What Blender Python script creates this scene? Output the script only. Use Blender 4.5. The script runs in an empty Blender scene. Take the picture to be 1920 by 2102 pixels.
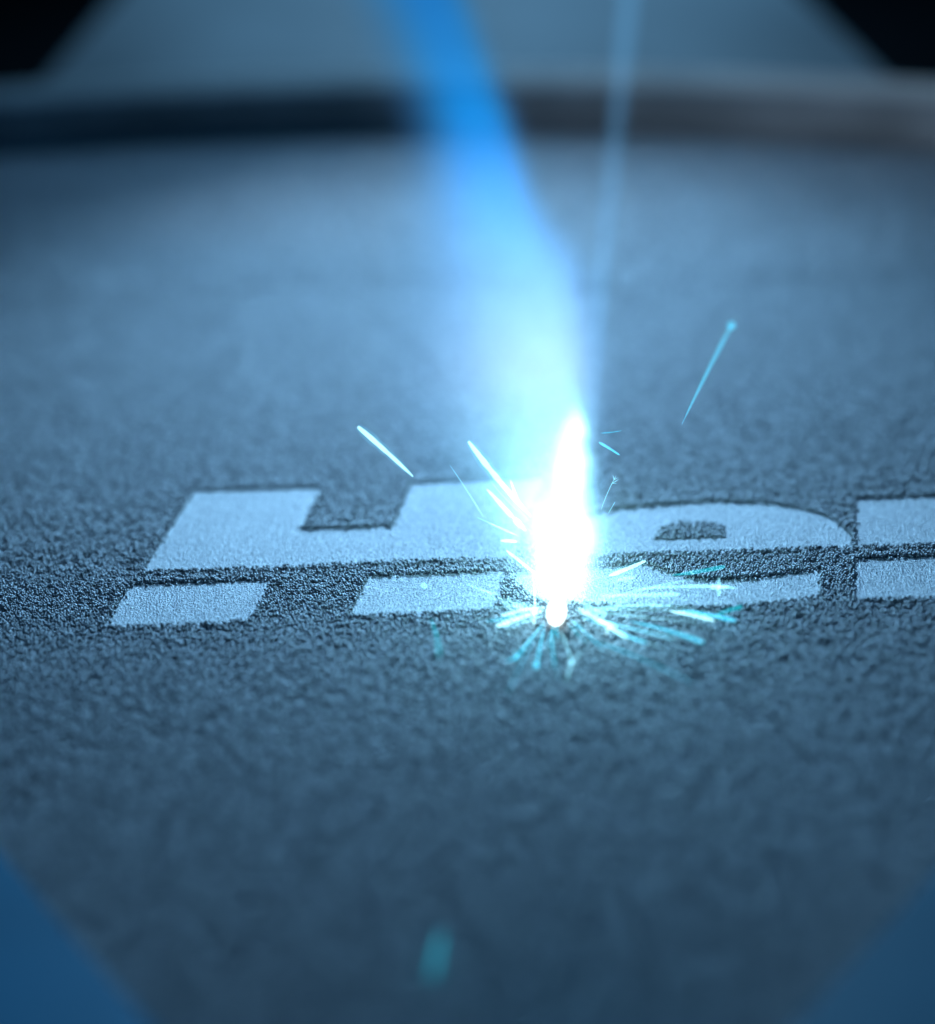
import bpy, bmesh, math, random
import numpy as np
from mathutils import Vector, Matrix
from mathutils.geometry import tessellate_polygon

random.seed(7)
rng = np.random.default_rng(11)
S = bpy.context.scene
C = S.collection

# ------------------------------------------------------------------ camera
IW, IH = 1920, 2102                       # measurements below were taken at this picture size
TH = math.radians(30.0)                   # camera looks 30 degrees down
ROLL = math.radians(2.3)
F = 2180 / math.tan(TH)
CAM_H = 5.0                               # 1 unit = 1 cm
ZF = 9.40                                 # focus distance
fw = Vector((0, math.cos(TH), -math.sin(TH)))
r0 = Vector((1, 0, 0)); u0 = Vector((0, math.sin(TH), math.cos(TH)))
R_ = r0 * math.cos(ROLL) - u0 * math.sin(ROLL)
U_ = u0 * math.cos(ROLL) + r0 * math.sin(ROLL)
cam_data = bpy.data.cameras.new('camera')
cam = bpy.data.objects.new('camera', cam_data); C.objects.link(cam)
m = Matrix((R_, U_, -fw)).transposed().to_4x4()
m.translation = Vector((0, 0, CAM_H))
cam.matrix_world = m
cam_data.sensor_fit = 'VERTICAL'
cam_data.sensor_height = 240; cam_data.sensor_width = 240
cam_data.lens = 240 * F / IH
cam_data.clip_start = 0.1; cam_data.clip_end = 400
cam_data.dof.use_dof = True
cam_data.dof.focus_distance = ZF
cam_data.dof.aperture_fstop = 0.93
S.camera = cam

# ------------------------------------------------------------------ world, lamps, exposure
def lin(r, g, b):
    f = lambda c: (c / 255 / 12.92) if c / 255 <= 0.04045 else ((c / 255 + 0.055) / 1.055) ** 2.4
    return (f(r), f(g), f(b))

w = bpy.data.worlds.new('World'); S.world = w; w.use_nodes = True
bg = w.node_tree.nodes['Background']
bg.inputs[0].default_value = (0.0, 0.28, 0.80, 1); bg.inputs[1].default_value = 0.085
S.view_settings.view_transform = 'Standard'
S.view_settings.look = 'None'
S.view_settings.exposure = 0
S.view_settings.gamma = 1
S.render.engine = 'CYCLES'
S.cycles.use_denoising = True
S.cycles.volume_step_rate = 1.0
S.cycles.volume_max_steps = 256
S.cycles.max_bounces = 5
S.cycles.diffuse_bounces = 2
S.cycles.glossy_bounces = 2
S.cycles.volume_bounces = 0
S.cycles.transparent_max_bounces = 24
S.cycles.sample_clamp_indirect = 3.0

def area(name, loc, aim, size, power, col, size_y=None):
    d = bpy.data.lights.new(name, 'AREA'); d.energy = power; d.color = col
    d.shape = 'RECTANGLE'; d.size = size; d.size_y = size_y or size
    o = bpy.data.objects.new(name, d); C.objects.link(o)
    o.location = loc
    o.rotation_euler = (Vector(aim) - Vector(loc)).to_track_quat('-Z', 'Y').to_euler()
    return o
area('chamber_lamp', (0.2, 14.3, 4.8), (0.05, 10.2, 0), 2.0, 255, (0.30, 0.65, 1.0), 1.6).data.spread = math.radians(90)
area('deck_fill', (0.3, 20.5, 5.5), (0.3, 18.8, 0), 6.0, 330, (0.27, 0.62, 1.0), 1.5).data.spread = math.radians(130)  # added fill out of view, there to brighten the deck
area('lip_fill', (-9.0, 12.5, 2.2), (4.8, 14.2, 0.5), 0.4, 20, (0.62, 0.80, 0.95), 0.3).data.spread = math.radians(24)  # added narrow fill out of view, picks out the right of the ring lip

# ------------------------------------------------------------------ pixel <-> place helpers (used while measuring)
def ray(px, py):
    return (fw * F + R_ * (px - IW / 2) - U_ * (py - IH / 2))
def ground(px, py, z=0.0):
    d = ray(px, py); t = (z - CAM_H) / d.z
    return Vector((0, 0, CAM_H)) + d * t
def wall(px, py, y):
    d = ray(px, py); t = y / d.y
    return Vector((0, 0, CAM_H)) + d * t
def depth(px, py, dz=0.0):
    d = ray(px, py)
    return Vector((0, 0, CAM_H)) + d * ((ZF + dz) / F)

# ------------------------------------------------------------------ object helpers
def link(name, me, mat=None, parent=None):
    o = bpy.data.objects.new(name, me); C.objects.link(o)
    if mat: me.materials.append(mat)
    if parent: o.parent = parent
    return o
def tag(o, label=None, cat=None, group=None, kind=None):
    if label: o['label'] = label
    if cat: o['category'] = cat
    if group: o['group'] = group
    if kind: o['kind'] = kind
    return o
def empty(name, loc):
    o = bpy.data.objects.new(name, None); C.objects.link(o); o.location = loc
    o.empty_display_size = 0.2
    return o
def from_bm(name, bm, mat, parent=None, smooth=False):
    me = bpy.data.meshes.new(name)
    bmesh.ops.recalc_face_normals(bm, faces=bm.faces)
    bm.to_mesh(me); bm.free()
    if smooth:
        for p in me.polygons: p.use_smooth = True
    return link(name, me, mat, parent)

def mat_new(name):
    m = bpy.data.materials.new(name); m.use_nodes = True
    nt = m.node_tree
    return m, nt, nt.nodes, nt.links

def metal(name, col, metallic, rough, noise_scale=0, noise_amt=0.0, bump_scale=0, bump=0.0, spec=0.5, col2=None):
    m, nt, N, L = mat_new(name)
    b = N['Principled BSDF']
    b.inputs['Metallic'].default_value = metallic
    b.inputs['Roughness'].default_value = rough
    b.inputs['Specular IOR Level'].default_value = spec
    tc = N.new('ShaderNodeTexCoord')
    if noise_scale:
        n = N.new('ShaderNodeTexNoise'); n.inputs['Scale'].default_value = noise_scale; n.inputs['Detail'].default_value = 5
        L.new(tc.outputs['Object'], n.inputs['Vector'])
        r = N.new('ShaderNodeMixRGB'); r.inputs[0].default_value = 0.5
        c1 = [c * (1 - noise_amt) for c in col]; c2 = [min(1, c * (1 + noise_amt)) for c in (col2 or col)]
        r.inputs[1].default_value = (*c1, 1); r.inputs[2].default_value = (*c2, 1)
        mr = N.new('ShaderNodeMapRange'); mr.inputs[1].default_value = 0.3; mr.inputs[2].default_value = 0.7
        L.new(n.outputs[0], mr.inputs[0]); L.new(mr.outputs[0], r.inputs[0]); L.new(r.outputs[0], b.inputs['Base Color'])
    else:
        b.inputs['Base Color'].default_value = (*col, 1)
    if bump:
        n = N.new('ShaderNodeTexNoise'); n.inputs['Scale'].default_value = bump_scale; n.inputs['Detail'].default_value = 4
        L.new(tc.outputs['Object'], n.inputs['Vector'])
        bp = N.new('ShaderNodeBump'); bp.inputs['Strength'].default_value = bump; bp.inputs['Distance'].default_value = 0.01
        L.new(n.outputs[0], bp.inputs['Height']); L.new(bp.outputs[0], b.inputs['Normal'])
    return m

# ------------------------------------------------------------------ the setting
M_sheet = metal('powder_sheet', (0.10, 0.11, 0.12), 0.35, 0.6, 3, 0.12, 45, 0.9)
M_dark = metal('blackened_steel', (0.002, 0.003, 0.004), 0.0, 0.8, spec=0.05)
M_plate = metal('machined_plate', (0.16, 0.18, 0.19), 0.25, 0.5, 0.8, 0.12, 8, 0.08)
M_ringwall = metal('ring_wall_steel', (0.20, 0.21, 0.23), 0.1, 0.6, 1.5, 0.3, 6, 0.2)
M_lip = metal('ring_lip_lit_steel', (0.50, 0.48, 0.46), 0.2, 0.5, 1.5, 0.15, 6, 0.1)  # ring light put into colour: lit lip pale, wall facing away darker
M_frame = metal('blue_anodised', (0.03, 0.20, 0.33), 0.1, 0.55, 1.0, 0.15, 5, 0.1)

def sheet(name, pts, z, mat, thick=0.05, kind='structure', parent=None, holes=()):
    bm = bmesh.new()
    vs = [bm.verts.new((x, y, z)) for x, y in pts]
    f = bm.faces.new(vs)
    r = bmesh.ops.extrude_face_region(bm, geom=[f])
    bmesh.ops.translate(bm, vec=(0, 0, -thick), verts=[g for g in r['geom'] if isinstance(g, bmesh.types.BMVert)])
    bmesh.ops.triangulate(bm, faces=bm.faces)
    o = from_bm(name, bm, mat, parent)
    if kind: tag(o, kind=kind)
    return o

ZB = -0.030                                # powder base, below two layers of grains
RC = Vector((-1.77, -0.84)); RR = 16.09      # circle of the build ring
def arc(r, a0, a1, n):
    return [(RC.x + r * math.sin(a0 + (a1 - a0) * i / n), RC.y + r * math.cos(a0 + (a1 - a0) * i / n)) for i in range(n + 1)]
A0 = math.radians(-36); A1 = math.radians(48)
bed = arc(RR + 0.01, A0, A1, 64) + [(9, 1.5), (-9, 1.5)]
o = sheet('powder_bed', bed, ZB, M_sheet, 0.3)
tag(o, 'grey metal powder bed under the loose grains')
o = sheet('chamber_floor', [(-60, -6), (60, -6), (60, 90), (-60, 90)], -0.6, M_dark, 0.2)
tag(o, 'black chamber floor around the powder bed')

# ring: inner wall + lit lip, lathe segments
def ring_piece(name, prof, mat, parent, n=96):
    bm = bmesh.new(); rows = []
    for i in range(n + 1):
        a = A0 + (A1 - A0) * i / n
        rows.append([bm.verts.new((RC.x + r * math.sin(a) - parent.location.x, RC.y + r * math.cos(a) - parent.location.y, z - parent.location.z)) for r, z in prof])
    k = len(prof)
    for i in range(n):
        for j in range(k):
            bm.faces.new((rows[i][j], rows[i + 1][j], rows[i + 1][(j + 1) % k], rows[i][(j + 1) % k]))
    bm.faces.new(rows[0]); bm.faces.new(rows[-1][::-1])
    return from_bm(name, bm, mat, parent, smooth=False)
HW = 0.37
ring = tag(empty('build_ring', (RC.x, RC.y + RR, -0.3)), 'curved dark steel ring around the far edge of the powder bed, pale along its lit top', 'ring')
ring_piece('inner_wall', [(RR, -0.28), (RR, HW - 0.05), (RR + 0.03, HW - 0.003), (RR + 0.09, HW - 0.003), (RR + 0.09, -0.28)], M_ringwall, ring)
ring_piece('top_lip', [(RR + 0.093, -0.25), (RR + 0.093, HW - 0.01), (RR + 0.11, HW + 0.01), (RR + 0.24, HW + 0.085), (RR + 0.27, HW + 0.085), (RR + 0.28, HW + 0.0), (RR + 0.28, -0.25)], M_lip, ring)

# machined deck beyond the ring, narrowing away from the camera
RO = RR + 0.283
def on_ring(px, side):
    # where the deck's side edge meets the ring's outer edge
    best = None
    for i in range(2000):
        a = A0 + (A1 - A0) * i / 1999
        p = Vector((RC.x + RO * math.sin(a), RC.y + RO * math.cos(a), HW))
        d = p - Vector((0, 0, CAM_H)); x = d.dot(R_) / d.dot(fw) * F + IW / 2
        if best is None or abs(x - px) < best[0]: best = (abs(x - px), a)
    return best[1]
al, ar = on_ring(68, -1), on_ring(1852, 1)
deck = [(RC.x + RO * math.sin(al + (ar - al) * i / 40), RC.y + RO * math.cos(al + (ar - al) * i / 40)) for i in range(41)]
gl, gr = ground(235, 0, HW), ground(1655, 0, HW)
pl, pr = Vector((*deck[0], 0)), Vector((*deck[-1], 0))
far_l = pl + (Vector((gl.x, gl.y, 0)) - pl) * 1.35
far_r = pr + (Vector((gr.x, gr.y, 0)) - pr) * 1.35
o = sheet('steel_deck', deck + [(far_r.x, far_r.y), (far_l.x, far_l.y)], HW, M_plate, 0.6)
tag(o, 'grey machined steel deck beyond the build ring')
o = sheet('chamber_wall', [(-60, 60), (60, 60), (60, 60.5), (-60, 60.5)], 40, M_dark, 40.4)
tag(o, 'black far wall of the build chamber')

M_frame2 = metal('darker_blue_anodised', (0.05, 0.17, 0.25), 0.1, 0.55, 1.0, 0.15, 5, 0.1)  # finish of the left plate with a darker, greyer base colour
# blue frame plates in the near corners
ZP = 0.12
def corner(pxs, label, mat):
    pts = [ground(x, y, ZP) for x, y in pxs]
    c = sum(pts, Vector()) / len(pts); c.z = 0
    bm = bmesh.new()
    vs = [bm.verts.new((p.x - c.x, p.y - c.y, ZP)) for p in pts]
    f = bm.faces.new(vs)
    r = bmesh.ops.extrude_face_region(bm, geom=[f])
    bmesh.ops.translate(bm, vec=(0, 0, -(ZP - ZB)), verts=[g for g in r['geom'] if isinstance(g, bmesh.types.BMVert)])
    bmesh.ops.bevel(bm, geom=[e for e in bm.edges], offset=0.02, segments=2, affect='EDGES')
    o = from_bm('frame_plate', bm, mat)
    o.location = c
    return tag(o, label, 'frame plate', 'blue plates at the near corners of the powder bed')
corner([(-25, 1715), (60, 1815), (150, 1920), (240, 2020), (325, 2115), (420, 2230), (-500, 2230), (-500, 1640), (-110, 1600)], 'bright blue out-of-focus plate at the near left corner of the powder bed', M_frame)
corner([(1945, 1755), (1860, 1850), (1780, 1935), (1700, 2020), (1615, 2115), (1510, 2230), (2420, 2230), (2420, 1650), (2030, 1650)], 'darker blue out-of-focus plate at the near right corner of the powder bed', M_frame2)

# ------------------------------------------------------------------ fused letters
ZL = -0.020
H_up = [(293,1175),(330,1116),(365,1062),(399,1008),(664,1002),(649,1030),(635,1058),(620,1087),(712,1085),(805,1082),(818,1052),(832,1022),(845,992),(980,987),(1122,982),(1105,1022),(1080,1080),(1056,1148),(1018,1150),(900,1152),(790,1155),(700,1160),(600,1165),(450,1171)]
H_lf = [(270,1201),(415,1196),(559,1191),(548,1216),(534,1245),(515,1273),(485,1277),(456,1280),(340,1286),(243,1290),(213,1289),(236,1250)]
H_rf = [(758,1183),(900,1178),(1041,1173),(1034,1198),(1026,1224),(1015,1252),(980,1256),(850,1262),(714,1267),(736,1226)]
e_up = [(1090,1148),(1098,1120),(1130,1090),(1180,1066),(1258,1047),(1334,1039),(1448,1031),(1505,1031),(1562,1034),(1619,1040),(1669,1051),(1695,1061),(1714,1071),(1735,1088),(1748,1102),(1753.6,1111),(1753.6,1123),(1620,1128),(1486,1134),(1307,1139),(1258,1142),(1170,1146)]
e_ct = [(1342,1107),(1351,1091),(1363,1082),(1380,1076),(1405,1073),(1433,1072),(1471,1074),(1484,1079),(1489,1085),(1488,1103),(1430,1106),(1372,1108)]
e_lo = [(1048,1176),(1150,1168),(1258,1163),(1326,1158),(1353,1167),(1380,1178),(1410,1186),(1448,1190),(1486,1191),(1562,1186),(1620,1178),(1686,1169),(1684,1198),(1682,1225),(1620,1234),(1562,1240),(1500,1246),(1448,1248),(1334,1246),(1258,1243),(1200,1240),(1125,1238),(1100,1230),(1078,1214),(1060,1194)]
r_up = [(1757,1025),(1920,1018),(2150,1009),(2150,1108),(1920,1119),(1754.4,1124),(1754.6,1110),(1756,1070)]
r_lo = [(1754,1148),(1920,1142),(2150,1134),(2150,1219),(1920,1229),(1754,1232),(1753,1190)]
def G(poly, z=ZL): return [(p.x, p.y) for p in (ground(x, y, z) for x, y in poly)]

# fused metal: rippled by the passes of the laser
M_fused, nt, N, L = mat_new('fused_metal')
b = N['Principled BSDF']
b.inputs['Metallic'].default_value = 0.75
b.inputs['Roughness'].default_value = 0.40
geo = N.new('ShaderNodeNewGeometry')
mp = N.new('ShaderNodeMapping'); mp.inputs['Rotation'].default_value = (0, 0, math.radians(38)); mp.inputs['Scale'].default_value = (1.0, 0.36, 1.0)
L.new(geo.outputs['Position'], mp.inputs[0])
nz = N.new('ShaderNodeTexNoise'); nz.inputs['Scale'].default_value = 120; nz.inputs['Detail'].default_value = 3; nz.inputs['Roughness'].default_value = 0.6
L.new(mp.outputs[0], nz.inputs['Vector'])
n2 = N.new('ShaderNodeTexNoise'); n2.inputs['Scale'].default_value = 90; n2.inputs['Detail'].default_value = 2
L.new(geo.outputs['Position'], n2.inputs['Vector'])
add = N.new('ShaderNodeMath'); add.operation = 'ADD'
L.new(nz.outputs[0], add.inputs[0]); L.new(n2.outputs[0], add.inputs[1])
mrs = N.new('ShaderNodeMapRange'); mrs.inputs[1].default_value = 0.75; mrs.inputs[2].default_value = 1.25
mcs = N.new('ShaderNodeMixRGB'); mcs.inputs[1].default_value = (0.34, 0.37, 0.42, 1); mcs.inputs[2].default_value = (0.90, 0.92, 0.95, 1)  # glints painted into the base colour: ripple crests light, hollows dark
L.new(add.outputs[0], mrs.inputs[0]); L.new(mrs.outputs[0], mcs.inputs[0]); L.new(mcs.outputs[0], b.inputs['Base Color'])
bp = N.new('ShaderNodeBump'); bp.inputs['Strength'].default_value = 1.0; bp.inputs['Distance'].default_value = 0.0145
L.new(add.outputs[0], bp.inputs['Height']); L.new(bp.outputs[0], b.inputs['Normal'])

def letter_piece(name, poly, parent, holes=()):
    P = [G(poly)] + [G(h) for h in holes]
    flat = [p for q in P for p in q]
    tris = tessellate_polygon([[Vector((x, y, 0)) for x, y in q] for q in P])
    ox, oy, oz = parent.location
    n = len(flat)
    vs = [(x - ox, y - oy, ZL - oz) for x, y in flat] + [(x - ox, y - oy, ZB + 0.001 - oz) for x, y in flat]
    fs = [tuple(t) for t in tris] + [tuple(i + n for i in t[::-1]) for t in tris]
    k = 0
    for q in P:
        for i in range(len(q)):
            a, c = k + i, k + (i + 1) % len(q)
            fs.append((a, c, c + n, a + n))
        k += len(q)
    me = bpy.data.meshes.new(name); me.from_pydata(vs, [], fs)
    bm = bmesh.new(); bm.from_mesh(me); bmesh.ops.recalc_face_normals(bm, faces=bm.faces); bm.to_mesh(me); bm.free()
    return link(name, me, M_fused, parent)
def letter(poly0, label):
    q = G(poly0); c = (sum(p[0] for p in q) / len(q), sum(p[1] for p in q) / len(q), ZB)
    e = empty('fused_letter', c)
    bpy.context.view_layer.update()
    return tag(e, label, 'letter', 'letters fused into the powder bed')
tH = letter(H_up, 'bright fused metal letter H left of the laser spot, cut by a strip of powder')
letter_piece('upper_half', H_up, tH)
letter_piece('letter_foot', H_lf, tH); letter_piece('letter_foot', H_rf, tH)
te = letter(e_up, 'fused metal letter e with its small powder-filled eye, right of the laser spot')
letter_piece('upper_half', e_up, te, [e_ct]); letter_piece('lower_curve', e_lo, te)
tr = letter(r_up, 'square-cut start of a fused metal letter running out of the right edge of the frame')
letter_piece('upper_half', r_up, tr); letter_piece('lower_half', r_lo, tr)

# ------------------------------------------------------------------ loose powder
def vnoise(x, y, cell, seed):
    r = np.random.default_rng(seed); n = 512; g = r.random((n, n))
    u = x / cell + 1000.5; v = y / cell + 1000.5
    i = np.floor(u).astype(int); j = np.floor(v).astype(int); fu = u - i; fv = v - j
    fu = fu * fu * (3 - 2 * fu); fv = fv * fv * (3 - 2 * fv)
    a = g[i % n, j % n]; b_ = g[(i + 1) % n, j % n]; c = g[i % n, (j + 1) % n]; d = g[(i + 1) % n, (j + 1) % n]
    return (a * (1 - fu) + b_ * fu) * (1 - fv) + (c * (1 - fu) + d * fu) * fv
def inside(x, y, poly):
    r = np.zeros(len(x), bool); n = len(poly)
    for i in range(n):
        x1, y1 = poly[i]; x2, y2 = poly[(i + 1) % n]
        if y1 == y2: continue
        cnd = ((y1 > y) != (y2 > y)) & (x < (x2 - x1) * (y - y1) / (y2 - y1) + x1)
        r ^= cnd
    return r
solids = [G(p) for p in (H_up, H_lf, H_rf, e_up, e_lo, r_up, r_lo)]; hole = G(e_ct)
ex0, ex1, ey0, ey1 = -3.2, 4.0, 6.5, 9.6
def fused(x, y):
    r = np.zeros(len(x), bool)
    k = (y > ey0) & (y < ey1)
    xs, ys = x[k], y[k]; q = np.zeros(len(xs), bool)
    for p in solids: q |= inside(xs, ys, p)
    q &= ~inside(xs, ys, hole)
    r[k] = q
    return r
def edge_dist(x, y):
    d = np.full(len(x), 9.0)
    for p in solids:
        for i in range(len(p)):
            ax, ay = p[i]; bx, by = p[(i + 1) % len(p)]
            L2 = (bx - ax) ** 2 + (by - ay) ** 2
            t = np.clip(((x - ax) * (bx - ax) + (y - ay) * (by - ay)) / L2, 0, 1)
            d = np.minimum(d, np.hypot(x - ax - t * (bx - ax), y - ay - t * (by - ay)))
    return d
def grid(y0, y1, s, margin=1.1):
    Y0, Y1 = y0, y1; y0 -= 0.5; y1 += 0.5; ny = int((y1 - y0) / (s * 0.866))
    wmax = 0.30 * y1 + 1.0 + margin
    nx = int(2 * wmax / s)
    gx, gy = np.meshgrid(np.arange(nx), np.arange(ny))
    x = -wmax + s * (gx + 0.5 * (gy % 2)); y = y0 + s * 0.866 * gy
    x = x.ravel() + rng.normal(0, s * 0.24, x.size); y = y.ravel() + rng.normal(0, s * 0.24, y.size)
    k = np.abs(x - 0.05) < 0.262 * y + 0.75 + margin
    x, y = x[k], y[k]
    yj = y + 0.35 * (vnoise(x, y, 0.25, 21) - 0.5) + 0.5 * (vnoise(x, y, 1.3, 22) - 0.5)
    k = (yj >= Y0) & (yj < Y1); x, y = x[k], y[k]
    k = np.hypot(x - RC.x, y - RC.y) < RR - s * 0.6
    return x[k], y[k]
PX, PY, PZ, PR = [], [], [], []
def put(x, y, z, r):
    PX.append(x); PY.append(y); PZ.append(z); PR.append(r)
for (y0, y1, s) in ((4.0, 11.8, 0.0138), (11.8, 16.0, 0.021)):
    rr = s * 0.54
    x, y = grid(y0, y1, s)
    k = ~fused(x, y); x, y = x[k], y[k]
    put(x, y, np.full(len(x), ZB + rr * 0.9) + rng.normal(0, rr * 0.12, len(x)), rr * rng.uniform(0.78, 1.08, len(x)))
    # second layer: clumped, leaving hollows
    x, y = grid(y0, y1, s)
    nz1 = vnoise(x, y, s * 1.6, 3); nz2 = vnoise(x, y, s * 4, 5)
    k = ~fused(x, y) & (0.85 * nz1 + 0.15 * nz2 > 0.30); x, y = x[k], y[k]
    put(x, y, np.full(len(x), ZB + rr * 2.3) + rng.normal(0, rr * 0.2, len(x)), rr * rng.uniform(0.72, 1.1, len(x)))
    # third, sparse
    x, y = grid(y0, y1, s)
    nz1 = vnoise(x, y, s * 1.6, 3); nz2 = vnoise(x, y, s * 4, 5)
    k = ~fused(x, y) & (0.85 * nz1 + 0.15 * nz2 > 0.74); x, y = x[k], y[k]
    put(x, y, np.full(len(x), ZB + rr * 3.7) + rng.normal(0, rr * 0.2, len(x)), rr * rng.uniform(0.7, 1.05, len(x)))
# heaped rims round the fused letters
x, y = grid(6.9, 9.3, 0.0140)
k = np.abs(x) < 3.2; x, y = x[k], y[k]
d = edge_dist(x, y)
k = (~fused(x, y)) & (d < 0.055 * vnoise(x, y, 0.04, 9)) & (rng.random(len(x)) < 0.6); x, y = x[k], y[k]
put(x, y, np.full(len(x), ZB + 0.0079 * 3.6) + rng.normal(0, 0.002, len(x)), 0.0079 * rng.uniform(0.75, 1.1, len(x)))
# a few stray grains lying on the fused metal, close to its edges
x, y = grid(6.9, 9.3, 0.0140); k = np.abs(x) < 3.2; x, y = x[k], y[k]
d = edge_dist(x, y)
k = fused(x, y) & (d < 0.02) & (rng.random(len(x)) < 0.12); x, y = x[k], y[k]
put(x, y, np.full(len(x), ZL + 0.006), 0.0075 * rng.uniform(0.7, 1.05, len(x)))

X = np.concatenate(PX); Y = np.concatenate(PY); Z = np.concatenate(PZ); RAD = np.concatenate(PR)
print('grains', len(X))
me = bpy.data.meshes.new('metal_powder'); me.vertices.add(len(X))
me.vertices.foreach_set('co', np.stack([X, Y, Z], 1).astype(np.float32).ravel())
at = me.attributes.new('rad', 'FLOAT', 'POINT'); at.data.foreach_set('value', RAD.astype(np.float32))
me.update()

M_grain, nt, N, L = mat_new('metal_grain')
b = N['Principled BSDF']
oi = N.new('ShaderNodeObjectInfo')
cr = N.new('ShaderNodeValToRGB')
cr.color_ramp.elements[0].color = (0.22, 0.235, 0.25, 1); cr.color_ramp.elements[1].color = (0.54, 0.56, 0.60, 1)
L.new(oi.outputs['Random'], cr.inputs[0]); L.new(cr.outputs[0], b.inputs['Base Color'])
b.inputs['Metallic'].default_value = 0.82
b.inputs['Roughness'].default_value = 0.40

bm = bmesh.new(); bmesh.ops.create_icosphere(bm, subdivisions=2, radius=1.0)
gm = bpy.data.meshes.new('powder_grain'); bm.to_mesh(gm); bm.free()
for p in gm.polygons: p.use_smooth = True
gm.materials.append(M_grain)

ng = bpy.data.node_groups.new('scatter_grains', 'GeometryNodeTree')
ng.interface.new_socket('Geometry', in_out='INPUT', socket_type='NodeSocketGeometry')
ng.interface.new_socket('Geometry', in_out='OUTPUT', socket_type='NodeSocketGeometry')
gi = ng.nodes.new('NodeGroupInput'); go = ng.nodes.new('NodeGroupOutput')
m2p = ng.nodes.new('GeometryNodeMeshToPoints')
iop = ng.nodes.new('GeometryNodeInstanceOnPoints')
ico = ng.nodes.new('GeometryNodeMeshIcoSphere'); ico.inputs['Radius'].default_value = 1.0; ico.inputs['Subdivisions'].default_value = 2
sm = ng.nodes.new('GeometryNodeSetShadeSmooth')
sm2 = ng.nodes.new('GeometryNodeSetMaterial'); sm2.inputs['Material'].default_value = M_grain
na = ng.nodes.new('GeometryNodeInputNamedAttribute'); na.data_type = 'FLOAT'; na.inputs['Name'].default_value = 'rad'
lk = ng.links.new
lk(gi.outputs[0], m2p.inputs[0]); lk(m2p.outputs[0], iop.inputs['Points'])
lk(ico.outputs[0], sm.inputs[0]); lk(sm.outputs[0], sm2.inputs[0]); lk(sm2.outputs[0], iop.inputs['Instance'])
lk(na.outputs['Attribute'], iop.inputs['Scale']); lk(iop.outputs[0], go.inputs[0])
powder = link('metal_powder', me, M_grain)
md = powder.modifiers.new('scatter', 'NODES'); md.node_group = ng
tag(powder, 'loose round grey metal powder grains spread over the bed around the letters', kind='stuff')

# ------------------------------------------------------------------ plasma plume
SPOT = ground(1145, 1205, 0)
YP = SPOT.y
def V(px, py): return wall(px, py, YP)
# rows: pixel y, centre x, left half width, right half width, light colour, strength, thickness
rows = [
 (1236, 1150,  60,  55, (0.75, 1.0, 1.0), 1.5, 0.20),
 (1180, 1150,  90,  80, (0.60, 1.0, 1.0), 1.9, 0.24),
 (1080, 1150, 130, 100, (0.45, 0.95, 1.0), 1.9, 0.30),
 ( 980, 1150, 195,  75, (0.38, 0.92, 1.0), 1.6, 0.30),
 ( 880, 1138, 245,  92, (0.40, 0.84, 1.0), 1.10, 0.32),
 ( 760, 1112, 232, 122, (0.48, 0.76, 1.0), 0.95, 0.34),
 ( 640, 1096, 220, 128, (0.40, 0.66, 1.0), 0.88, 0.35),
 ( 540, 1073, 195, 120, (0.30, 0.56, 1.0), 0.84, 0.36),
 ( 440, 1034, 168,  80, (0.16, 0.44, 1.0), 0.85, 0.36),
 ( 340, 1003, 135,  82, (0.06, 0.36, 1.0), 0.85, 0.37),
 ( 240,  968, 112,  88, (0.00, 0.40, 1.0), 0.85, 0.38),
 ( 120,  924, 115,  86, (0.00, 0.36, 0.90), 0.42, 0.40),
 ( 0,  882, 120,  85, (0.00, 0.32, 0.88), 0.34, 0.42),
 (-150,  825, 140,  85, (0.00, 0.25, 0.90), 0.25, 0.45),
]
R = []
for (py, cx, wl, wr, col, st, th) in rows:
    c = V(cx, py); l = V(cx - wl, py); r_ = V(cx + wr, py)
    R.append((c.z, c.x, c.x - l.x, r_.x - c.x, col, st, th))
R.sort()
z0, z1 = -0.03, R[-1][0] + 0.3
plume = empty('plasma_plume', (SPOT.x, YP, 0))
tag(plume, 'tall glowing blue plume rising from the white laser spot and leaning left', 'plume')
K = 1.7
M_pl = bpy.data.materials.new('plume_glow'); M_pl.use_nodes = True
nt = M_pl.node_tree; N = nt.nodes; L = nt.links; N.clear()
out = N.new('ShaderNodeOutputMaterial')
geo = N.new('ShaderNodeNewGeometry'); sep = N.new('ShaderNodeSeparateXYZ'); L.new(geo.outputs['Position'], sep.inputs[0])
def MATH(op, a, b_=None, c_=None):
    n = N.new('ShaderNodeMath'); n.operation = op
    for i, v in enumerate((a, b_, c_)):
        if v is None: continue
        if isinstance(v, (int, float)): n.inputs[i].default_value = v
        else: L.new(v, n.inputs[i])
    return n.outputs[0]
t = MATH('DIVIDE', MATH('SUBTRACT', sep.outputs['Z'], z0), z1 - z0)
def ramp(vals, rgb=False):
    n = N.new('ShaderNodeValToRGB'); cr = n.color_ramp; cr.interpolation = 'LINEAR'
    while len(cr.elements) > 1: cr.elements.remove(cr.elements[-1])
    for i, (z, v) in enumerate(vals):
        p = min(1, max(0, (z - z0) / (z1 - z0)))
        e = cr.elements[0] if i == 0 else cr.elements.new(p)
        e.position = p; e.color = (*v, 1) if rgb else (v, v, v, 1)
    L.new(t, n.inputs[0]); return n.outputs[0]
xmin = min(q[1] for q in R); xr = max(q[1] for q in R) - xmin
cxn = MATH('MULTIPLY_ADD', ramp([(q[0], (q[1] - xmin) / xr) for q in R]), xr, xmin)
wl = ramp([(q[0], q[2]) for q in R]); wr = ramp([(q[0], q[3]) for q in R]); thk = ramp([(q[0], q[6]) for q in R])
sten = MATH('MULTIPLY', ramp([(q[0], q[5] / 2) for q in R]), 2)
dx = MATH('SUBTRACT', sep.outputs['X'], cxn)
side = MATH('GREATER_THAN', dx, 0.0)
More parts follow.
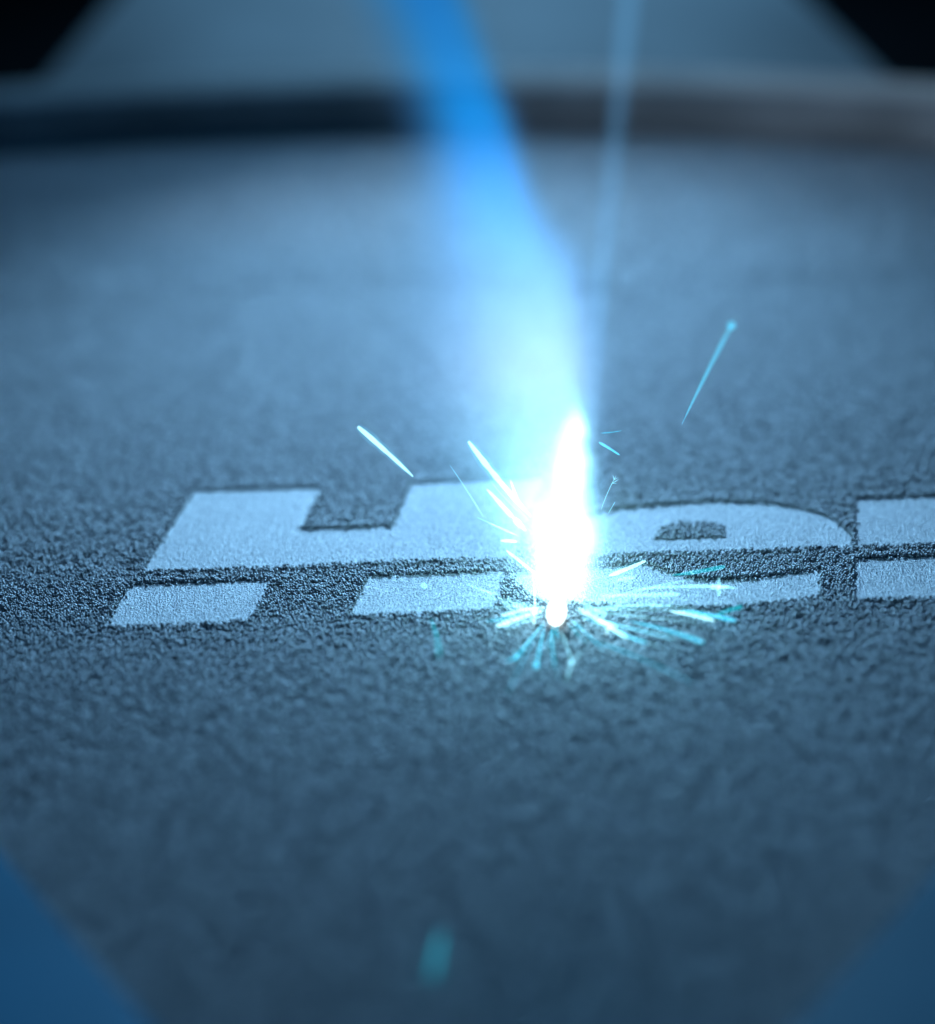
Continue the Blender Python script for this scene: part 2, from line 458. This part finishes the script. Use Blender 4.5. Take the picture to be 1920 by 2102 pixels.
wid = MATH('ADD', MATH('MULTIPLY', wl, MATH('SUBTRACT', 1.0, side)), MATH('MULTIPLY', wr, side))
u = MATH('DIVIDE', dx, wid)
# softer profile on the left, firmer on the right
ua = MATH('ABSOLUTE', u)
up = MATH('POWER', ua, MATH('ADD', 2.0, MATH('MULTIPLY', side, 1.2)))
dy = MATH('SUBTRACT', sep.outputs['Y'], YP)
v = MATH('DIVIDE', dy, thk)
r2 = MATH('ADD', up, MATH('MULTIPLY', v, v))
nzp = N.new('ShaderNodeTexNoise'); nzp.inputs['Scale'].default_value = 1.1; nzp.inputs['Detail'].default_value = 2
L.new(geo.outputs['Position'], nzp.inputs['Vector'])
g = MATH('EXPONENT', MATH('MULTIPLY', r2, -K))
g = MATH('MULTIPLY', g, MATH('MULTIPLY_ADD', nzp.outputs[0], 0.5, 0.75))
em = N.new('ShaderNodeEmission')
mxc = N.new('ShaderNodeMixRGB'); mxc.inputs[1].default_value = (0.10, 0.40, 1.0, 1)
L.new(MATH('POWER', g, 0.45), mxc.inputs[0]); L.new(ramp([(q[0], q[4]) for q in R], True), mxc.inputs[2])
L.new(mxc.outputs[0], em.inputs[0])
# optical thickness: divide by the depth of the plume
L.new(MATH('DIVIDE', MATH('MULTIPLY', MATH('MULTIPLY', g, sten), 0.87 / math.sqrt(math.pi / K)), thk), em.inputs[1])
ab = N.new('ShaderNodeVolumeAbsorption'); ab.inputs[0].default_value = (0.0, 0.75, 1.0, 1)
L.new(MATH('MULTIPLY', MATH('MULTIPLY', g, 3.4), ramp([(0, 0.0), (1.3, 0.0), (2.6, 0.7), (4.2, 1.0)])), ab.inputs['Density'])
ad = N.new('ShaderNodeAddShader'); L.new(em.outputs[0], ad.inputs[0]); L.new(ab.outputs[0], ad.inputs[1])
L.new(ad.outputs[0], out.inputs['Volume'])
M_pl.cycles.homogeneous_volume = False if hasattr(M_pl.cycles, 'homogeneous_volume') else None

def hull_tube(name, rws, mat, parent, k=1.55, kt=1.5):
    bm = bmesh.new(); rings = []; n = 20
    for (z, cx, l, r_, *_x) in rws:
        th = _x[2]
        ring_ = []
        for i in range(n):
            a = 2 * math.pi * i / n; c, s = math.cos(a), math.sin(a)
            ring_.append(bm.verts.new((cx + c * (r_ * k * 0.93 if c > 0 else l * k) - SPOT.x, s * th * kt, z)))
        rings.append(ring_)
    for a, b_ in zip(rings, rings[1:]):
        for i in range(n): bm.faces.new((a[i], a[(i + 1) % n], b_[(i + 1) % n], b_[i]))
    bm.faces.new(rings[0][::-1]); bm.faces.new(rings[-1])
    return from_bm(name, bm, mat, parent, True)
Rm = [(-0.012,) + R[0][1:]] + [q for q in R[1:]] if R[0][0] < 0 else [(-0.012,) + R[0][1:]] + R
hull_tube('vapour_column', Rm, M_pl, plume)

# blown-out plasma: sum of soft lobes close to the spot
lobes = [  # px, py, half width px, half height px, strength
 (1152, 1085, 60, 50, 14), (1150, 1165, 48, 44, 15), (1172, 965, 42, 95, 6), (1105, 1040, 95, 105, 0.8), (1190, 1115, 42, 50, 2.5), (1182, 890, 24, 60, 4), (1150, 1110, 185, 150, 0.26)]  # last wide faint lobe is added glow imitating bloom round the spot
M_core = bpy.data.materials.new('plasma_glow'); M_core.use_nodes = True
nt = M_core.node_tree; N = nt.nodes; L = nt.links; N.clear()
out = N.new('ShaderNodeOutputMaterial')
geo = N.new('ShaderNodeNewGeometry')
nzc = N.new('ShaderNodeTexNoise'); nzc.inputs['Scale'].default_value = 7; nzc.inputs['Detail'].default_value = 5; nzc.inputs['Roughness'].default_value = 0.65
L.new(geo.outputs['Position'], nzc.inputs['Vector'])
wv = N.new('ShaderNodeVectorMath'); wv.operation = 'MULTIPLY_ADD'
L.new(nzc.outputs['Color'], wv.inputs[0]); wv.inputs[1].default_value = (0.15, 0.0, 0.15); 
L.new(geo.outputs['Position'], wv.inputs[2])
tot = None
for (px, py, a, h_, st) in lobes:
    c = V(px, py); sx = V(px + a, py).x - c.x; sz = V(px, py - h_).z - c.z; sy = 0.14
    mpn = N.new('ShaderNodeVectorMath'); mpn.operation = 'SUBTRACT'; L.new(wv.outputs[0], mpn.inputs[0]); mpn.inputs[1].default_value = (c.x + 0.075, YP, c.z + 0.075)
    dv = N.new('ShaderNodeVectorMath'); dv.operation = 'DIVIDE'; L.new(mpn.outputs[0], dv.inputs[0]); dv.inputs[1].default_value = (sx, sy, sz)
    ln = N.new('ShaderNodeVectorMath'); ln.operation = 'DOT_PRODUCT'; L.new(dv.outputs[0], ln.inputs[0]); L.new(dv.outputs[0], ln.inputs[1])
    gg = MATH('MULTIPLY', MATH('EXPONENT', MATH('MULTIPLY', ln.outputs['Value'], -2.6)), st / 0.25)
    tot = gg if tot is None else MATH('ADD', tot, gg)
em = N.new('ShaderNodeEmission'); em.inputs[0].default_value = (0.42, 0.95, 1.0, 1)
L.new(tot, em.inputs[1]); L.new(em.outputs[0], out.inputs['Volume'])
core_rows = []
for (py, cx, wlp, wrp) in ((1242, 1150, 70, 70), (1200, 1150, 95, 95), (1130, 1150, 150, 130), (1060, 1150, 165, 130), (980, 1150, 130, 105), (900, 1165, 90, 75), (820, 1175, 45, 40), (790, 1176, 15, 15)):
    c = V(cx, py); core_rows.append((max(c.z, -0.012), c.x, c.x - V(cx - wlp, py).x, V(cx + wrp, py).x - c.x, 0, 0, 0.26))
core_rows.sort()
hull_tube('plasma_core', core_rows, M_core, plume, 1.5, 1.1)

# the lamp of the weld spot itself
pd = bpy.data.lights.new('weld_glow', 'POINT'); pd.energy = 9; pd.color = (0.30, 0.85, 1.0); pd.shadow_soft_size = 0.22
po = bpy.data.objects.new('weld_glow', pd); C.objects.link(po); po.location = (SPOT.x, YP, 0.55)

pd = bpy.data.lights.new('plume_light', 'POINT'); pd.energy = 38; pd.color = (0.26, 0.60, 1.0); pd.shadow_soft_size = 0.35
po = bpy.data.objects.new('plume_light', pd); C.objects.link(po); po.location = (SPOT.x - 0.35, YP + 0.6, 2.3)

# thin faint beam
M_beam = bpy.data.materials.new('beam_glow'); M_beam.use_nodes = True
N = M_beam.node_tree.nodes; L = M_beam.node_tree.links; N.clear()
out = N.new('ShaderNodeOutputMaterial'); em = N.new('ShaderNodeEmission'); em.inputs[0].default_value = (0.14, 0.52, 1.0, 1); em.inputs[1].default_value = 0.9
L.new(em.outputs[0], out.inputs['Volume'])
def tube(name, pts, rad, mat, n=8, base=None):
    bm = bmesh.new(); rings = []
    base = base or Vector((0, 0, 0))
    for i, p in enumerate(pts):
        d = (pts[min(i + 1, len(pts) - 1)] - pts[max(i - 1, 0)]).normalized()
        a = d.orthogonal().normalized(); b_ = d.cross(a)
        rings.append([bm.verts.new(p - base + (a * math.cos(2 * math.pi * k / n) + b_ * math.sin(2 * math.pi * k / n)) * rad[i]) for k in range(n)])
    for a, b_ in zip(rings, rings[1:]):
        for i in range(n): bm.faces.new((a[i], a[(i + 1) % n], b_[(i + 1) % n], b_[i]))
    bm.faces.new(rings[0][::-1]); bm.faces.new(rings[-1])
    return bm
bpts = [wall(1302, -120, YP + 0.05), wall(1287, 30, YP + 0.05), wall(1262, 300, YP + 0.05), wall(1235, 560, YP + 0.05), wall(1222, 740, YP + 0.05), wall(1212, 900, YP + 0.05)]
bm = tube('b', bpts, [0.068, 0.066, 0.060, 0.055, 0.048, 0.03], None, 12, bpts[-1])
o = from_bm('vapour_streak', bm, M_beam, None, True); o.location = bpts[-1]
tag(o, 'thin faint pale streak of vapour rising beside the right edge of the plume', 'vapour streak')

# ------------------------------------------------------------------ droplet and sparks
def glow(name, col, st):
    # a glowing trail is see-through: it adds its light to what lies behind it
    m = bpy.data.materials.new(name); m.use_nodes = True
    N = m.node_tree.nodes; L = m.node_tree.links; N.clear()
    out = N.new('ShaderNodeOutputMaterial'); em = N.new('ShaderNodeEmission')
    em.inputs[0].default_value = (*col, 1); em.inputs[1].default_value = st
    if name.startswith('spark'):
        tr = N.new('ShaderNodeBsdfTransparent'); mx = N.new('ShaderNodeAddShader')
        L.new(tr.outputs[0], mx.inputs[0]); L.new(em.outputs[0], mx.inputs[1]); L.new(mx.outputs[0], out.inputs[0])
    else:
        L.new(em.outputs[0], out.inputs[0])
    return m
G_white = glow('spark_white', (0.50, 0.92, 1.0), 0.62)
G_pale = glow('spark_pale', (0.30, 0.82, 1.0), 0.42)
G_cyan = glow('spark_cyan', (0.06, 0.66, 0.95), 0.50)
G_teal = glow('spark_teal', (0.01, 0.62, 0.80), 0.28)
G_dim = glow('spark_dim', (0.05, 0.66, 0.90), 0.26)
G_far = glow('spark_far', (0.02, 0.60, 0.85), 0.45)
G_halo = glow('spark_halo', (0.10, 0.75, 1.0), 0.07)
G_drop = glow('droplet_white', (0.85, 1.0, 1.0), 2.2)

dc = ground(1143, 1262, 0.035)
bm = bmesh.new(); bmesh.ops.create_uvsphere(bm, u_segments=24, v_segments=16, radius=1.0)
for vt in bm.verts:
    vt.co = Vector((vt.co.x * 0.050, vt.co.y * 0.050, vt.co.z * 0.085 * (1.0 if vt.co.z > 0 else 0.9)))
    vt.co.x += 0.006 * vt.co.z / 0.07
o = from_bm('molten_droplet', bm, G_drop, None, True); o.location = Vector((dc.x, dc.y, 0.05))
tag(o, 'oval white-hot molten droplet on the powder just below the laser spot', 'droplet')

def pt(s):
    mode = s[2] if len(s) > 2 else 'f'; val = s[3] if len(s) > 3 else 0.0
    if mode == 'f': return depth(s[0], s[1], val)
    if mode == 'g': return ground(s[0], s[1], val)
    return wall(s[0], s[1], YP + val)
PXU = ZF / F
GRP = 'sparks thrown out of the laser spot'
def spark(a, b_, w0, w1, mat, label, branches=(), head=0):
    A, B = pt(a), pt(b_)
    n = 12; pts = []; rad = []
    bend = (B - A).length * random.uniform(-0.022, 0.022)
    side_ = (B - A).cross(fw).normalized()
    for i in range(n):
        f = i / (n - 1); p = A.lerp(B, f) + side_ * bend * 4 * f * (1 - f)
        pts.append(p); rad.append(max(0.0007, (w0 + (w1 - w0) * f) * (0.34 if mat in (G_cyan, G_teal) else 0.38) * PXU * random.uniform(0.82, 1.15)))
    rad[0] *= 0.3; rad[1] *= 0.7
    rad[-1] *= 0.45; rad[-2] *= 0.85
    bm = tube('s', pts, rad, None, 8, A)
    if head:
        mtx = Matrix.Translation(B - A)
        bmesh.ops.create_icosphere(bm, subdivisions=2, radius=head * 0.5 * PXU, matrix=mtx)
    for (q0, q1, wb) in branches:
        ax, ay = a[0], a[1]; bx, by = b_[0], b_[1]
        f = max(0, min(0.97, ((q0[0] - ax) * (bx - ax) + (q0[1] - ay) * (by - ay)) / ((bx - ax) ** 2 + (by - ay) ** 2)))
        Q0 = A.lerp(B, f); sc = (Q0 - Vector((0, 0, CAM_H))).dot(fw) / F
        Q1 = Q0 + R_ * (q1[0] - q0[0]) * sc - U_ * (q1[1] - q0[1]) * sc
        bm2 = tube('s', [Q0, Q0.lerp(Q1, .5), Q1], [wb * .5 * PXU, wb * .4 * PXU, wb * .12 * PXU], None, 6, A)
        tmp = bpy.data.meshes.new('t'); bm2.to_mesh(tmp); bm2.free(); bm.from_mesh(tmp); bpy.data.meshes.remove(tmp)
    o = from_bm('spark', bm, mat, None, True)
    o.location = A
    if mat is G_white and w1 > 6:
        hb = tube('h', pts, [q * 2.3 for q in rad], None, 8, A)
        from_bm('spark_glow', hb, G_halo, o, True)
    return tag(o, label, 'spark', GRP)
g_ = 'g'
SP = [
 # above and left of the spot
 (((848,978),(735,876),7,17,G_white,'long thick white spark flying alone above the powder left of the plume'),{}),
 (((1090,1060),(962,906),14,15,G_white,'bright long spark crossing the rear edge of the letter H beside the plume'),{}),
 (((992,1060),(924,955),3.0,1.5,G_pale,'hair-thin pale spark over the right arm of the letter H'),{}),
 (((1080,1090),(1000,1004),18,8,G_white,'broad soft spark between the two long sparks over the letter H'),{}),
 (((1066,1040),(1048,985),12,5,G_white,'short upright spark standing at the rear edge of the letter H'),{}),
 (((1115,1190),(1040,1130),7,9,G_white,'white spark crossing the powder strip just left of the plasma'),{}),
 (((1062,1112),(1028,1110),12,7,G_white,'stubby white spark left of the widest part of the plasma'),{}),
 (((1060,1180),(1035,1152),1.6,1.2,G_pale,'tiny hair spark on the powder strip left of the plasma'),{}),
 # right above
 (((1400,871),(1502,668,'f',-0.75),5,12,G_dim,'long teal spark with a round head, highest on the right side'),{'head':17}),
 (((1230,908),(1272,934),9,6,G_cyan,'short faint spark just right of the plume, lower of the two'),{}),
 (((1234,889),(1276,884),5,3,G_teal,'very faint level spark right of the plume, upper of the two'),{}),
 (((1234,1047),(1262,982),1.6,2.0,G_pale,'thin spark with a forked twig-like tip right of the plume'),
   {'branches':[((1258,992),(1271,984),1.8),((1258,992),(1267,993),1.5),((1261,984),(1258,975),1.6),((1262,982),(1266,974),1.3),((1261,985),(1270,980),1.3)]}),
 (((1249,1054),(1263,1030),1.8,1.4,G_pale,'short thin spark below the forked spark, above the letter e'),{}),
 # right, low
 (((1250,1182),(1326,1151),10,11,G_white,'thick white spark over the powder strip at the left end of the letter e'),{}),
 (((1380,1181,g_,.03),(1488,1163,g_,.06),6,17,G_teal,'wide teal spark on the powder under the letter e'),{}),
 (((1262,1192,g_,.06),(1302,1186,g_,.06),7,12,G_pale,'short pale spark on the letter e next to the plasma'),{}),
 (((1230,1222,g_,.05),(1395,1219,g_,.05),7,11,G_pale,'long level pale spark lying over the lower curve of the letter e'),{}),
 (((1300,1210,g_,.05),(1498,1204,g_,.08),4,9,G_pale,'long level spark ending in a star on the lower curve of the letter e'),
   {'branches':[((1476,1205),(1476,1186),8),((1476,1205),(1476,1224),8),((1460,1205),(1512,1206),8)]}),
 (((1232,1246,g_,.03),(1380,1243,g_,.03),8,5,G_pale,'level pale spark along the front edge of the letter e'),{}),
 (((1376,1255,g_,.03),(1466,1274,g_,.04),6,12,G_white,'short bright white bar of a spark below the letter e'),{}),
 (((1400,1252,g_,.03),(1510,1274,g_,.05),7,15,G_cyan,'wide cyan spark just behind the bright white bar'),{}),
 (((1470,1262,g_,.03),(1524,1245,g_,.05),8,14,G_teal,'short teal smear at the far right end of the sparks'),{}),
 (((1290,1275,g_,.04),(1444,1319,g_,.10),4,14,G_cyan,'long teal spark ending furthest down on the right'),{}),
 (((1186,1248,g_,.03),(1288,1312,g_,.06),16,7,G_white,'bright spark with a star at its middle, right of the droplet'),
   {'branches':[((1246,1296),(1240,1312),5),((1246,1296),(1262,1294),5),((1222,1290),(1250,1298),6)]}),
 (((1260,1294,g_,.05),(1326,1319,g_,.07),6,10,G_cyan,'pale teal spark beside the star spark on its right'),{}),
 (((1196,1240,g_,.03),(1244,1262,g_,.04),12,18,G_pale,'broad pale flare between the droplet and the letter e'),{}),
 (((1225,1317,g_,.05),(1425,1404,g_,.12),4.5,1.3,G_cyan,'very long hair-thin spark running down to the right'),{}),
 # left, low
 (((1120,1250),(960,1200,g_,.05),13,5,G_pale,'long pale spark over the foot of the letter H'),{}),
 (((1120,1252,g_,.03),(1020,1286,g_,.05),8,17,G_white,'broad white spark left of the droplet with a bright end'),{}),
 (((1118,1246,g_,.03),(1030,1264,g_,.05),8,9,G_white,'white spark left of the droplet, just above the broad one'),{}),
 (((1110,1255,g_,.03),(1030,1238,g_,.05),9,9,G_pale,'pale spark pointing left across the powder wedge beside the letter H'),{}),
 (((1096,1284,g_,.04),(1094,1180),8,4,G_white,'upright white spark left of the droplet'),{}),
 (((1034,1206),(1100,1236),3,5,G_pale,'small arched spark over the powder wedge between the letters'),{}),
 # below
 (((1118,1278,g_,.03),(1060,1352,g_,.06),4,10,G_cyan,'teal spark with a small star tip below and left of the droplet'),
   {'branches':[((1062,1352),(1040,1359),5),((1064,1352),(1058,1338),4)]}),
 (((1115,1280,g_,.03),(1041,1426,g_,.10),2.2,1.3,G_cyan,'hair-thin spark reaching furthest down to the left'),{}),
 (((1118,1284,g_,.03),(1101,1366,g_,.06),4,9,G_cyan,'teal spark with a rounded head straight below the droplet'),{'head':12}),
 (((1135,1290,g_,.03),(1139,1372,g_,.06),4,3,G_cyan,'thin straight spark below the droplet'),{}),
 (((1137,1290,g_,.03),(1148,1395,g_,.08),1.8,1.4,G_teal,'faintest hair spark below the droplet'),{}),
 (((1141,1290,g_,.03),(1146,1313,g_,.04),4,4,G_cyan,'shortest spark below the droplet'),{}),
 (((1150,1292,g_,.03),(1175,1361,g_,.06),3.2,5,G_pale,'spark splitting into a star below and right of the droplet'),
   {'branches':[((1175,1361),(1196,1340),4),((1175,1361),(1163,1402),5),((1175,1361),(1165,1368),4),((1175,1361),(1185,1370),3),((1175,1358),(1170,1354),3)]}),
 (((885,1272,g_,.05),(902,1348,g_,.25),8,10,G_teal,'dim teal spark alone in front of the letter H'),{}),
 (((906,1915,g_,.04),(886,2008,g_,.04),8,8,G_far,'single dim teal spark alone near the bottom of the frame'),{}),
]
for a, k in SP: spark(*a, **k)
# faint spark dot on the foot of H
o = spark((868,1207,g_,.03),(874,1198,g_,.05),14,16,G_pale,'round pale spark dot on the right foot of the letter H')

# hair-thin sparks spraying low over the powder round the droplet
hr = random.Random(5)
LR = 'hair-thin cyan spark fanning out low over the powder to the right of the droplet'
LL = 'hair-thin cyan spark fanning out low over the powder to the left of the droplet'
LB = 'hair-thin cyan spark fanning out over the powder straight below the droplet'
def hair(deg, r0_, r1_, w, mat, lab):
    c, s_ = math.cos(math.radians(deg)), math.sin(math.radians(deg))
    a = (1146 + c * r0_, 1252 - s_ * r0_ * 0.62, g_, .03); b_ = (1146 + c * r1_, 1252 - s_ * r1_ * 0.62, g_, .03 + r1_ * .0003)
    spark(a, b_, w, w * .6, mat, lab)
LRU = 'hair-thin cyan spark lying across the front edge of the letter e, right of the droplet'
for k in range(6): hair(hr.uniform(-36, -14), hr.uniform(45, 110), hr.uniform(120, 290), hr.uniform(2.6, 5), hr.choice((G_pale, G_cyan, G_cyan)), LR)
for k in range(6): hair(hr.uniform(-8, 22), hr.uniform(50, 110), hr.uniform(130, 300), hr.uniform(2.6, 5), hr.choice((G_pale, G_pale, G_cyan)), LRU)
LLU = 'hair-thin cyan spark crossing the foot of the letter H, left of the droplet'
for k in range(5): hair(hr.uniform(158, 178), hr.uniform(35, 80), hr.uniform(90, 220), hr.uniform(2.6, 5), hr.choice((G_pale, G_pale, G_cyan)), LLU)
for k in range(4): hair(hr.uniform(186, 214), hr.uniform(35, 80), hr.uniform(90, 190), hr.uniform(2.6, 5), hr.choice((G_pale, G_cyan)), LL)
for k in range(8): hair(hr.uniform(235, 310), hr.uniform(40, 60), hr.uniform(80, 190), hr.uniform(2.2, 4), hr.choice((G_cyan, G_cyan, G_teal)), LB)
LUP = 'hair-thin pale spark shooting up and left out of the plasma over the letter H'
for k in range(6):
    d_ = hr.uniform(112, 168); c_, s_ = math.cos(math.radians(d_)), math.sin(math.radians(d_)); q0, q1 = hr.uniform(60, 110), hr.uniform(130, 215)
    w_ = hr.uniform(2, 4); spark((1150 + c_ * q0, 1140 - s_ * q0), (1150 + c_ * q1, 1140 - s_ * q1), w_, w_ * .6, G_pale, LUP)
